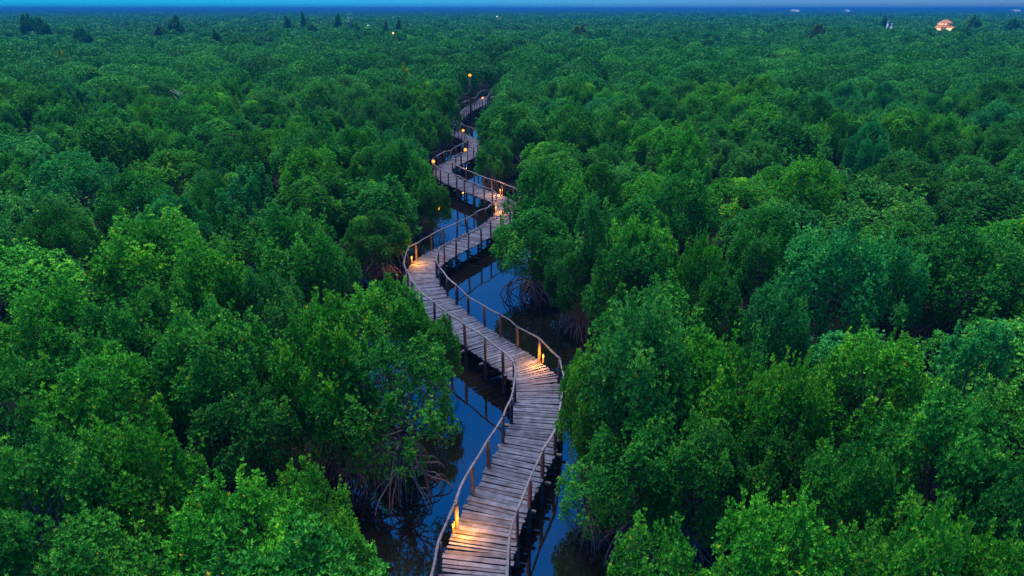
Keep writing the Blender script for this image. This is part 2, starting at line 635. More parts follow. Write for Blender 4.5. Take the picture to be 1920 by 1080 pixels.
LAMPS = [  # pixel of the glow, style, label
    (836, 985, 'n', 'slim amber tube lamp on a left post at the near end of the boardwalk'),
    (1020, 668, 'n', 'slim amber tube lamp on the right rail where the boardwalk first bends left'),
    (772, 486, 'n', 'slim amber tube lamp on the left rail of the wide left bend'),
    (933, 393, 'n', 'small amber tube lamp on the inner rail of the right bend'),
    (938, 358, 'n', 'amber tube lamp on the far outer rail of the right bend'),
    (816, 306, 'f', 'yellow globe lamp beside the crown at the second left bend'),
    (872, 284, 'f', 'orange globe lamp on the rail just past the second left bend'),
    (868, 250, 'f', 'orange globe lamp at the last clearly visible bend'),
    (855, 196, 'f', 'orange globe lamp left of the far boardwalk section'),
    (903, 182, 'f', 'faint globe lamp right of the far boardwalk section'),
]
LAMP_E = 95.0
lamp_y = []
fs = np.arange(0.5, LENGTH - 0.5, 0.1)
for (px, py, st, lab) in LAMPS:
    best = None
    for s0 in fs:
        p, tn, nr = path(s0)
        for side in (-1, 1):
            q = p + nr * side * (WIDE / 2 - 0.06) + np.array([0, 0, 0.3 if st == 'n' else 0.95])
            e = np.hypot(*(pix(q) - np.array([px, py])))
            if best is None or e < best[0]:
                best = (e, q, -nr * side)
    e, q, inw = best
    if st == 'n':
        r = lamp_near(q - np.array([0, 0, 0.2]), inw, LAMP_E)
    else:
        r = lamp_far(q + np.array([0, 0, 0.06]), inw, 24.0)
    tag(r, lab, 'lamp', 'lamps along the boardwalk rails')
    lamp_y.append(q[1])

# ------------------------------------------------------------------ tree pieces
def unit(v):
    return v / (np.linalg.norm(v, axis=-1, keepdims=True) + 1e-9)


def leaf_quads(pos, axis_, nper, length, width, g, spread=(0.28, 1.05)):
    """rosettes of nper diamond leaves round each position"""
    n = len(pos)
    P = np.repeat(pos, nper, 0)
    A = np.repeat(axis_, nper, 0)
    k = np.tile(np.arange(nper), n) * (2 * np.pi / nper) + np.repeat(g.uniform(0, 6.28, n), nper) + g.normal(0, 0.3, n * nper)
    ref = unit(g.normal(size=(n, 3)))
    ref = np.repeat(ref, nper, 0)
    U = unit(np.cross(A, ref)); W = np.cross(A, U)
    sd = U * np.cos(k)[:, None] + W * np.sin(k)[:, None]
    a = g.uniform(spread[0], spread[1], n * nper)[:, None]
    D = A * np.cos(a) + sd * np.sin(a)
    T = unit(np.cross(A, D))
    Ln = (length * g.uniform(0.7, 1.25, n * nper))[:, None]
    Wd = (width * g.uniform(0.8, 1.2, n * nper))[:, None]
    nrm = np.cross(D, T)
    mid = P + D * Ln * 0.55 - nrm * Ln * 0.03
    return np.stack([P, mid + T * Wd / 2, P + D * Ln + nrm * Ln * -0.05, mid - T * Wd / 2], 1)


def crown_mesh(name, seed, n_leaf=46000, R=2.55, z0=1.35, z1=6.0, lobes=26, smooth=False, leaf=(0.120, 0.052), droop=0.35, nper=6, yellow=0.012):
    g = np.random.default_rng(seed)
    zc = z0 + (z1 - z0) * 0.45
    hz_up, hz_dn = z1 - zc - 0.5, zc - z0 - 0.4
    # clump centres spread over the dome
    i = np.arange(lobes) + 0.5
    ph = i * 2.39996 + g.uniform(0, 6.28)
    cz = 1 - 1.62 * i / lobes
    sr = np.sqrt(np.clip(1 - cz * cz, 0, 1))
    d = np.stack([sr * np.cos(ph), sr * np.sin(ph), cz], 1) + g.normal(0, 0.14, (lobes, 3))
    d = unit(d)
    k = g.uniform(*((0.86, 1.0) if seed % 2 else (0.70, 1.08)), lobes)
    C = d * k[:, None] * np.array([R * 0.80, R * 0.80, 1.0])
    C[:, 2] = np.where(d[:, 2] > 0, d[:, 2] * hz_up, d[:, 2] * hz_dn) * k + zc
    if smooth:
        k = g.uniform(0.90, 1.0, lobes)
    C = d * k[:, None] * np.array([R * 0.80, R * 0.80, 1.0])
    C[:, 2] = np.where(d[:, 2] > 0, d[:, 2] * hz_up, d[:, 2] * hz_dn) * k + zc
    lr = (g.uniform(0.55, 0.75, lobes) if smooth else g.uniform(0.55, 0.95, lobes)) * (R / 2.55)
    nr = n_leaf // nper
    w = lr ** 2 * (0.75 + 0.5 * (d[:, 2] > -0.2))
    li = g.choice(lobes, nr, p=w / w.sum())
    dirs = unit(g.normal(size=(nr, 3)) + d[li] * 0.75 + np.array([0, 0, 0.45]))
    rr = lr[li] * np.where(g.random(nr) < 0.75, g.uniform(0.82, 1.06, nr), g.uniform(0.2, 0.82, nr))
    # small tufts roughen each clump
    tuft = 0.10 * np.sin(dirs[:, 0] * 9 + li * 1.7) * np.sin(dirs[:, 1] * 9 + li) * np.sin(dirs[:, 2] * 8 + li * 0.6)
    pos = C[li] + dirs * (rr + tuft * 1.6 * lr[li])[:, None] * np.array([1.05, 1.05, 0.85])
    # upright sprigs that break the outline
    ns = 60 if smooth else 130
    sl = g.choice(lobes, ns)
    sd = unit(d[sl] * 0.7 + np.array([0, 0, 1.0]) + g.normal(0, 0.35, (ns, 3)))
    sb = C[sl] + sd * (lr[sl] * 0.9)[:, None]
    m = 9
    tt = g.uniform(0, 1, (ns, m))
    sx = unit(sd * 0.5 + np.array([0, 0, 0.8]))
    spos = (sb[:, None] + sx[:, None] * (tt * g.uniform(0.25, 0.75, (ns, 1)))[..., None] + g.normal(0, 0.05, (ns, m, 3))).reshape(-1, 3)
    pos = np.concatenate([pos, spos])
    dirs = np.concatenate([dirs, np.repeat(sx, m, 0)])
    li = np.concatenate([li, np.repeat(sl, m)])
    pos[:, 2] = np.clip(pos[:, 2], z0 * 0.55, None)
    ax = unit(dirs * 0.7 + np.array([0, 0, 0.75]) + g.normal(0, 0.35, (len(pos), 3)))
    V = leaf_quads(pos, ax, nper, leaf[0], leaf[1], g)
    clump = g.normal(0, 0.12, lobes)[li]
    young = np.zeros(len(pos)); young[-ns * m:] = 0.20        # new shoots carry lighter leaves
    tint = np.repeat(0.43 + clump + young + g.normal(0, 0.14, len(pos)), nper) + g.normal(0, 0.09, len(pos) * nper)
    tint = np.clip(tint, 0.02, 0.90)
    yl = g.random(len(tint)) < yellow * 0.5
    yr = np.repeat(g.random(len(pos)) < yellow * 0.12, nper)
    tint[yl | yr] = g.uniform(0.95, 1.0, (yl | yr).sum())
    return quads_mesh(name, V, tint, M_LEAF), C, lr


def trunk_mesh(name, seed, C, hub=1.1, r0=0.11):
    random.seed(seed)
    g = np.random.default_rng(seed + 5)
    m = MB()
    top = C[np.argmax(C[:, 2])]
    stem_top = np.array([0.25 * top[0], 0.25 * top[1], 3.4])
    m.tube(catmull(np.array([[0, 0, hub - 0.35], [0.04, 0.03, hub + 0.4], [0.5 * stem_top[0] + 0.08, 0.5 * stem_top[1] - 0.05, 2.4], stem_top]), 3), np.linspace(r0, r0 * 0.55, 10), 7, True, 0.05)
    for k, c in enumerate(C[:: 1]):
        st = np.array([0.03, 0.03, hub + 0.2 + 1.7 * g.random()])
        st[:2] += (stem_top[:2] - st[:2]) * (st[2] - hub) / 2.4
        e = c * np.array([0.93, 0.93, 1.0])
        mid = st * 0.5 + e * 0.5 + np.array([0, 0, -0.25]) + g.normal(0, 0.1, 3)
        rr = r0 * g.uniform(0.3, 0.5)
        m.tube(catmull(np.array([st, mid, e]), 3), np.linspace(rr, 0.012, 7), 5, False)
        for _ in range(3):
            q = e + unit(g.normal(size=3) + np.array([0, 0, 0.5])) * 0.55
            m.tube([mid * 0.25 + e * 0.75, e * 0.6 + q * 0.4, q], [0.016, 0.011, 0.006], 4, False)
    return m.mesh(name, M_BARK)


def roots_mesh(name, seed, hub=1.1, n=16, spread=2.5):
    random.seed(seed)
    g = np.random.default_rng(seed + 9)
    m = MB()
    for k in range(n):
        a = 2 * math.pi * (k + g.uniform(-0.35, 0.35)) / n
        z = hub + g.uniform(-0.65, 0.8)
        rd = spread * g.uniform(0.25, 1.0)
        a += g.normal(0, 0.3)
        u = np.array([math.cos(a), math.sin(a), 0])
        v = np.array([-u[1], u[0], 0]) * g.normal(0, 0.55)
        P = np.array([[0, 0, z], *[u * rd * f + v * f + np.array([0, 0, h]) for f, h in ((0.25, z + 0.16), (0.55, z * 0.86), (0.82, z * 0.45), (1.0, -0.55))]])
        r = g.uniform(0.022, 0.042)
        m.tube(catmull(P, 4), np.linspace(r * 1.15, r * 0.75, 17), 6, False, 0.06)
        for _ in range(g.integers(0, 3)):
            b = P[2] if g.random() < 0.6 else P[1]
            a2 = a + g.choice((-1, 1)) * g.uniform(0.4, 1.0)
            u2 = np.array([math.cos(a2), math.sin(a2), 0])
            l2 = g.uniform(0.5, 1.1)
            Q = np.array([b, b + u2 * l2 * 0.5 + np.array([0, 0, 0.02 - 0.2 * b[2]]), b + u2 * l2 + np.array([0, 0, -b[2] - 0.5])])
            m.tube(catmull(Q, 4), np.linspace(r * 0.8, r * 0.55, 9), 5, False, 0.06)
    m.tube([(0, 0, hub + 0.8), (0, 0, hub), (0, 0, hub - 0.5), (0.02, 0, -0.4)], [0.10, 0.12, 0.08, 0.04], 7, False, 0.06)
    return m.mesh(name, M_ROOT)


CROWNS, TRUNKS = [], []
NV = 10
for k in range(NV):
    mesh, C, lr = crown_mesh('crown', 100 + k, lobes=28 + 3 * (k % 5), R=2.45 + 0.12 * (k % 3), z0=1.2 + 0.12 * (k % 4))
    CROWNS.append(mesh)
    TRUNKS.append(trunk_mesh('trunk', 200 + k, C))
ROUND, ROUND_TRUNKS = [], []
for k in range(6):
    mesh, C, lr = crown_mesh('crown', 130 + k, n_leaf=72000, leaf=(0.100, 0.042), lobes=40, R=2.55 + 0.1 * (k % 3), z0=1.0, smooth=True)
    ROUND.append(mesh)
    ROUND_TRUNKS.append(trunk_mesh('trunk', 230 + k, C[::2]))
SPARSE, SC, _ = crown_mesh('crown', 150, n_leaf=19000, lobes=24, z0=0.75)
SPARSE_TRUNK = trunk_mesh('trunk', 250, SC)
TALLC, TC, _ = crown_mesh('crown', 160, n_leaf=22000, R=1.75, z0=1.2, z1=6.6, lobes=24)
TALL_TRUNK = trunk_mesh('trunk', 260, TC)
ROOTS = [roots_mesh('prop_roots', 300 + k, n=22 + 3 * k) for k in range(5)]

TINT = {'bright green': (1.5, 1.25, 0.8, 1), 'mid green': (1.0, 1.0, 1.0, 1), 'blue-green': (0.9, 1.12, 2.1, 1), 'dark green': (0.72, 0.74, 0.85, 1), 'pale green': (1.35, 1.12, 1.6, 1)}


def make_tree(x, y, h, R, tint, label, group=None, kind='dense', roots=True, v=None, squash=1.0):
    root = empty('mangrove_tree', (x, y, 0.0), random.uniform(0, 6.28))
    tag(root, label, 'tree', group)
    k = random.randrange(NV) if v is None else v
    cm, tm, baseR = (CROWNS[k], TRUNKS[k], 2.6) if kind == 'dense' else (SPARSE, SPARSE_TRUNK, 2.55) if kind == 'sparse' else (TALLC, TALL_TRUNK, 1.8)
    if kind == 'dense' and y > 30 and v is None and k % 4:
        k = random.randrange(6)
        cm, tm = ROUND[k], ROUND_TRUNKS[k]
    hz = 6.6 if kind == 'tall' else 6.0
    root.scale = (R / baseR * random.uniform(0.96, 1.04), R / baseR * squash, h / hz)
    c = list(TINT[tint])
    j = random.uniform(0.86, 1.14)
    jh = random.uniform(0.9, 1.12)
    inst('crown', cm, root, (c[0] * j * jh, c[1] * j, c[2] * j / jh, 1))
    inst('trunk', tm, root)
    if roots:
        inst('prop_roots', random.choice(ROOTS), root)
    return root


# ------------------------------------------------------------------ trees picked out one by one
# pixel x of the crown, pixel y of its top, half width in pixels, height, colour, kind, label
HAND = [
    # left bank, near to far
    (450, 925, 138, 5.6, 'bright green', 'dense', 'bright glossy mangrove cut by the bottom edge left of the nearest lamp'),
    (612, 985, 52, 3.4, 'bright green', 'dense', 'low bright mangrove leaning to the dark water left of the nearest lamp'),
    (575, 885, 85, 4.3, 'bright green', 'sparse', 'thin mangrove of upright sprigs in front of the arching roots'),
    (262, 815, 105, 5.6, 'bright green', 'dense', 'yellow flecked mangrove before the dark gap on the near left bank'),
    (85, 838, 140, 6.0, 'mid green', 'dense', 'broad yellow flecked mangrove in the lower left corner'),
    (190, 1010, 150, 5.0, 'mid green', 'dense', 'mangrove cut by the bottom edge beneath the broad corner tree'),
    (195, 672, 110, 5.9, 'bright green', 'dense', 'round mangrove with a bright top left of the dark gap'),
    (25, 690, 100, 5.8, 'mid green', 'dense', 'mangrove cut by the left edge above the corner tree'),
    (400, 590, 110, 6.3, 'mid green', 'dense', 'tall dusky mangrove with bare stems above the dark gap'),
    (460, 735, 95, 4.4, 'dark green', 'dense', 'low dark mangrove over the shaded water of the left bank'),
    (598, 592, 95, 6.3, 'bright green', 'dense', 'bright topped mangrove right of the dusky tall one on the left bank'),
    (720, 540, 85, 5.2, 'bright green', 'dense', 'mangrove whose crown touches the left rail below the wide bend'),
    (812, 604, 48, 3.8, 'mid green', 'dense', 'small round mangrove bush pressed against the left rail'),
    (745, 645, 112, 5.5, 'mid green', 'sparse', 'thin mangrove with blue water showing through its leaves above arching roots'),
    (640, 690, 80, 4.6, 'mid green', 'dense', 'mangrove with yellow leaves beside the thin blue-flecked one'),
    (110, 545, 85, 5.8, 'bright green', 'dense', 'mangrove with a pale bare branch in its crown near the left edge'),
    (225, 585, 80, 5.6, 'mid green', 'dense', 'mangrove behind the round bright-topped one on the left'),
    (300, 545, 75, 5.7, 'mid green', 'dense', 'mangrove right behind the pale-branched one on the left'),
    (400, 478, 78, 6.2, 'bright green', 'dense', 'bright mangrove standing above its neighbours on the left bank'),
    (500, 520, 60, 5.4, 'pale green', 'dense', 'pale tufted mangrove between the bright one and the slope of leaves'),
    (560, 408, 78, 6.5, 'mid green', 'dense', 'big mangrove whose crown slopes right down to the dark roots'),
    (615, 465, 62, 4.4, 'mid green', 'dense', 'lower mangrove on the right flank of the sloping big one'),
    (460, 322, 48, 7.0, 'blue-green', 'tall', 'narrow blue-green mangrove rising left of the root tangle tree'),
    (585, 248, 72, 6.6, 'mid green', 'dense', 'big dome mangrove behind the left root tangle'),
    (600, 330, 85, 5.8, 'mid green', 'dense', 'wide mangrove directly over the left root tangle'),
    (700, 345, 78, 5.2, 'mid green', 'dense', 'round mangrove at the water edge left of the wide bend lamp'),
    (708, 398, 60, 4.2, 'mid green', 'dense', 'lower mangrove bush over the roots left of the wide bend lamp'),
    (665, 245, 36, 6.6, 'mid green', 'dense', 'small domed mangrove right of the big dome on the left bank'),
    (740, 278, 48, 6.3, 'mid green', 'dense', 'domed mangrove two trees left of the yellow globe lamp'),
    (776, 303, 38, 5.4, 'bright green', 'dense', 'mangrove at the yellow globe lamp over dark hanging roots'),
    (808, 350, 40, 3.9, 'mid green', 'dense', 'low mangrove leaning over the water below the yellow globe lamp'),
    (705, 200, 52, 6.4, 'dark green', 'dense', 'dark mangrove behind the domed ones left of the second bend'),
    (770, 215, 44, 6.2, 'mid green', 'dense', 'mangrove just left of the hidden far bend'),
    (825, 172, 46, 6.8, 'mid green', 'dense', 'big rounded mangrove left of the far boardwalk section'),
    (145, 292, 75, 6.4, 'blue-green', 'dense', 'blue-green mangrove dome in the middle of the left forest'),
    (325, 372, 70, 6.2, 'blue-green', 'dense', 'wide blue-green mangrove below the dark hollow on the left'),
    (400, 345, 45, 6.0, 'mid green', 'dense', 'mangrove between the wide blue-green one and the narrow one'),
    (110, 390, 65, 5.9, 'mid green', 'dense', 'mangrove below the blue-green dome on the left'),
    # right bank, near to far
    (1205, 600, 100, 7.0, 'pale green', 'dense', 'large pale mangrove overhanging the right rail past the first bend'),
    (1116, 672, 66, 5.3, 'bright green', 'dense', 'mangrove lobe reaching over the right rail of the first bend'),
    (1330, 640, 90, 6.4, 'bright green', 'dense', 'bright mangrove with an orange leaf right of the large pale one'),
    (1205, 795, 92, 4.6, 'mid green', 'dense', 'mangrove at the water edge below the large pale one'),
    (1110, 880, 42, 2.6, 'mid green', 'sparse', 'low mangrove bush above the blue water right of the deck'),
    (1310, 800, 90, 4.9, 'dark green', 'dense', 'shaded mangrove under the bright one on the right bank'),
    (1470, 690, 85, 6.3, 'bright green', 'dense', 'round mangrove right of the orange-leaved one'),
    (1450, 800, 80, 5.0, 'dark green', 'dense', 'dusky mangrove in front of the dark hollow on the right'),
    (1590, 848, 80, 5.3, 'mid green', 'dense', 'mangrove standing alone behind the bottom right pair'),
    (1780, 762, 112, 6.2, 'mid green', 'dense', 'broad yellow flecked mangrove near the right edge'),
    (1905, 880, 90, 5.6, 'dark green', 'dense', 'dark mangrove cut by the right edge below the broad one'),
    (1235, 992, 85, 4.6, 'bright green', 'sparse', 'small mangrove of upright sprigs at the bottom right of the water'),
    (1470, 952, 120, 5.8, 'bright green', 'dense', 'bright mangrove cut by the bottom edge with a dark gap on its left'),
    (1750, 992, 95, 6.0, 'bright green', 'dense', 'bright mangrove in the lower right corner'),
    (1885, 1030, 90, 5.6, 'bright green', 'dense', 'bright mangrove at the very bottom right'),
    (1625, 1020, 80, 5.0, 'mid green', 'dense', 'mangrove between the two bright ones along the bottom right edge'),
    (1640, 632, 105, 6.1, 'bright green', 'dense', 'wide bright mangrove below the blue-green pair on the right'),
    (1830, 612, 62, 6.3, 'blue-green', 'tall', 'feathery blue-green mangrove near the right edge'),
    (1562, 445, 88, 6.9, 'blue-green', 'dense', 'tall blue-green mangrove with a pale top on the right'),
    (1455, 540, 62, 5.9, 'blue-green', 'dense', 'blue-green mangrove in front of the tall one of that colour'),
    (1345, 525, 60, 5.6, 'dark green', 'dense', 'dark round mangrove left of the blue-green pair'),
    (1190, 450, 85, 6.6, 'mid green', 'dense', 'big mangrove with yellowish tufts above the right root tangle'),
    (1215, 428, 38, 7.0, 'bright green', 'tall', 'pointed mangrove rising from the big yellowish one'),
    (1320, 458, 45, 6.5, 'bright green', 'dense', 'small bright mangrove right of the pointed one'),
    (1110, 376, 42, 7.2, 'pale green', 'tall', 'narrow pale mangrove rising behind the right root tangle'),
    (1025, 312, 66, 6.8, 'mid green', 'dense', 'big mangrove right of the right bend over the blue water'),
    (1000, 400, 80, 5.0, 'mid green', 'dense', 'mangrove hiding the outside of the right bend'),
    (1085, 450, 62, 5.0, 'dark green', 'dense', 'mangrove directly over the right root tangle'),
    (1120, 312, 50, 6.5, 'mid green', 'dense', 'mangrove right behind the big one at the right bend'),
    (1270, 332, 65, 6.4, 'mid green', 'dense', 'round mangrove midway up the right forest'),
    (1440, 400, 70, 6.2, 'mid green', 'dense', 'mangrove left of the tall blue-green one'),
    (1800, 442, 100, 6.4, 'mid green', 'dense', 'wide mangrove at the right edge below the long dark hollow'),
    (1680, 470, 60, 6.0, 'blue-green', 'dense', 'mangrove between the tall blue-green one and the wide edge tree'),
    (962, 197, 68, 6.9, 'mid green', 'dense', 'big rounded mangrove right of the far boardwalk section'),
    (928, 268, 38, 4.6, 'mid green', 'dense', 'lower mangrove at the water edge under the big rounded one'),
    (1080, 222, 52, 6.5, 'mid green', 'dense', 'mangrove right of the big rounded one at the far section'),
    (1280, 262, 50, 6.6, 'bright green', 'dense', 'bright topped mangrove in the middle of the right forest'),
    (1630, 238, 40, 6.9, 'blue-green', 'dense', 'pale blue-green mangrove tuft high in the right forest'),
]
trees = []          # x, y, R, h
hand_objs = []
for (px, py, hw, h, tint, kind, lab) in HAND:
    q = at(px, py, h * 0.97)
    for _ in range(3):
        depth = (q[1]) * cp + (CAM[2] - h * 0.6) * sp
        R = hw * depth / FPX
        # the top of the outline lies a little behind the crown's centre
        q = at(px, py, h * 0.95)
        q[1] -= R * 0.25
    R = min(max(R, 1.1), 4.2)
    trees.append((q[0], q[1], R, h))
    make_tree(q[0], q[1], h, R, tint, lab, 'mangrove trees of the near forest', kind, True)

# ------------------------------------------------------------------ what the photograph sees through to
OPEN = [(700, 1080), (672, 985), (700, 950), (650, 925), (660, 885), (745, 860), (835, 835), (862, 765), (866, 690), (842, 640), (800, 570), (760, 530),
        (690, 525), (655, 520), (625, 490), (700, 480), (765, 462), (790, 410), (850, 385), (852, 365), (832, 345), (822, 322), (815, 305), (868, 270), (858, 255), (872, 240), (902, 258), (904, 285),
        (905, 320), (960, 345), (966, 380), (955, 402), (918, 420), (915, 455), (938, 480), (985, 530), (985, 590), (1060, 610), (1110, 625), (1105, 655), (1060, 680), (1040, 700), (1048, 745),
        (1045, 800), (1052, 835), (1092, 850), (1108, 905), (1092, 965), (1150, 1030), (1160, 1080)]
OPEN2 = [(858, 188), (912, 184), (906, 212), (884, 236), (860, 228)]
OPEN3 = [(877, 138), (886, 138), (886, 152), (878, 152)]


def inside(poly, P):
    x, y = P[:, 0], P[:, 1]
    c = np.zeros(len(P), bool)
    n = len(poly)
    for i in range(n):
        x0, y0 = poly[i]; x1, y1 = poly[(i + 1) % n]
        cond = (y0 > y) != (y1 > y)
        with np.errstate(divide='ignore', invalid='ignore'):
            c ^= cond & (x < (x1 - x0) * (y - y0) / (y1 - y0 + 1e-12) + x0)
    return c


samples = []
OPEN4 = [(365, 858), (530, 868), (470, 905), (420, 905)]
OPEN5 = [(1300, 935), (1362, 925), (1352, 1070), (1335, 1050)]
for poly, step in ((OPEN, 11), (OPEN4, 9), (OPEN5, 9), (OPEN2, 5), (OPEN2, 6)):
    a = np.array(poly)
    X, Y = np.meshgrid(np.arange(a[:, 0].min(), a[:, 0].max(), step), np.arange(a[:, 1].min(), a[:, 1].max(), step))
    P = np.stack([X.ravel(), Y.ravel()], 1).astype(float)
    samples.append(P[inside(poly, P)])
samples = np.concatenate(samples)
targets = np.array([at(x, y, 0.6) for x, y in samples] + [at(x + a, y, 2.2) for (x, y, _, _) in LAMPS for a in (-5, 0, 5)])


def blocks(x, y, R, h, k=1.0):
    """does a crown here hide ground or deck the photograph shows?"""
    c = np.array([x, y, h * 0.6])
    sc = np.array([1, 1, R / (h * 0.44)])
    o = (CAM - c) * sc
    d = (targets - CAM) * sc
    tt = np.clip(-(d @ o) / (d * d).sum(1), 0, 1)
    dist = np.linalg.norm(o + d * tt[:, None], axis=1)
    return (dist < R * k).mean() > 0.0


# ------------------------------------------------------------------ the rest of the individual trees
LIMIT = 300
NEAR_END = 108.0
fill = []
g2 = np.random.default_rng(5)
cand = []
for _ in range(16000):
    y = math.sqrt(g2.uniform(9.0 ** 2, NEAR_END ** 2))
    x = g2.uniform(-1, 1) * (0.78 * y + 3.5)
    cand.append((x, y))
cand = np.array(cand)
pdist = path_dist(cand)
allxy = [(a, b, r) for a, b, r, _ in trees]
for (x, y), dd in zip(cand, pdist):
    R = g2.uniform(1.9, 3.7)
    h = g2.normal(5.8, 0.65) + 0.5 * (R - 2.9)
    if dd < (2.2 + R * 0.75 if y < 72 else 1.2 + R * 0.55): continue
    ok = True
    for (a, b, r) in allxy:
        if (a - x) ** 2 + (b - y) ** 2 < ((R + r) * (0.84 if y < 30 else 0.90)) ** 2:
            ok = False; break
    if not ok: continue
    if blocks(x, y, R, h, 0.95): continue
    allxy.append((x, y, R))
    fill.append((x, y, R, h, dd))
fill.sort(key=lambda t: t[1])
keep = fill[:LIMIT - len(HAND)]
spare = fill[LIMIT - len(HAND):]
END_Y = keep[-1][1]
print('individual trees', len(keep) + len(HAND), 'end', END_Y, 'spare', len(spare))

ORD = ['first', 'second', 'third', 'fourth', 'fifth', 'sixth', 'seventh', 'eighth', 'ninth', 'tenth', 'eleventh', 'twelfth', 'thirteenth', 'fourteenth', 'fifteenth',
       'sixteenth', 'seventeenth', 'eighteenth', 'nineteenth', 'twentieth', 'twenty-first', 'twenty-second', 'twenty-third', 'twenty-fourth', 'twenty-fifth']
marks = sorted([(lamp_y[0], 'nearest lamp'), (lamp_y[1], 'first bend lamp'), (lamp_y[2], 'wide bend lamp'), (lamp_y[4], 'right bend lamps'),
                (lamp_y[5], 'yellow globe lamp'), (lamp_y[7], 'last clear bend'), (lamp_y[8], 'far deck section')])
bands = []
for i, (yy, nm) in enumerate(marks):
    bands.append((yy - 2.5, 'abreast of the ' + nm))
    nxt = marks[i + 1][0] if i + 1 < len(marks) else 130
    gapn = nxt - 2.5 - (yy + 2.5)
    bands.append((yy + 2.5, 'just beyond the ' + nm))
    if gapn > 7:
        bands.append((yy + 2.5 + gapn * 0.4, 'well beyond the ' + nm))
bands[0] = (-1, bands[0][1])
tint_names = list(TINT)
rows = {}
for (x, y, R, h, dd) in keep:
    b = [nm for (y0, nm) in bands if y >= y0][-1]
    px = np.interp(y, dense[:, 1], dense[:, 0]) if y < 24 else path_xy[np.argmin(np.abs(path_xy[:, 1] - y)), 0]
    side = 'left' if x < px else 'right'
    rows.setdefault((b, side), []).append((abs(x - px), x, y, R, h, dd))
for (b, side), L in rows.items():
    L.sort()
    for k, (_, x, y, R, h, dd) in enumerate(L):
        # colour drifts in patches across the forest
        f = math.sin(x * 0.13 + 1.7) + math.sin(y * 0.11 - x * 0.05) + g2.normal(0, 0.75)
        tint = 'blue-green' if f > 1.15 else 'mid green' if f > -0.3 else 'bright green' if f > -1.1 else 'dark green' if f > -1.75 else 'pale green'
        make_tree(x, y, h, R, tint, f'{tint} mangrove, {ORD[min(k, 24)]} crown {side} of deck, {b}',
                  'mangrove trees of the near forest', 'dense', dd < 9)

# ------------------------------------------------------------------ the forest beyond, one mass
g3 = np.random.default_rng(21)


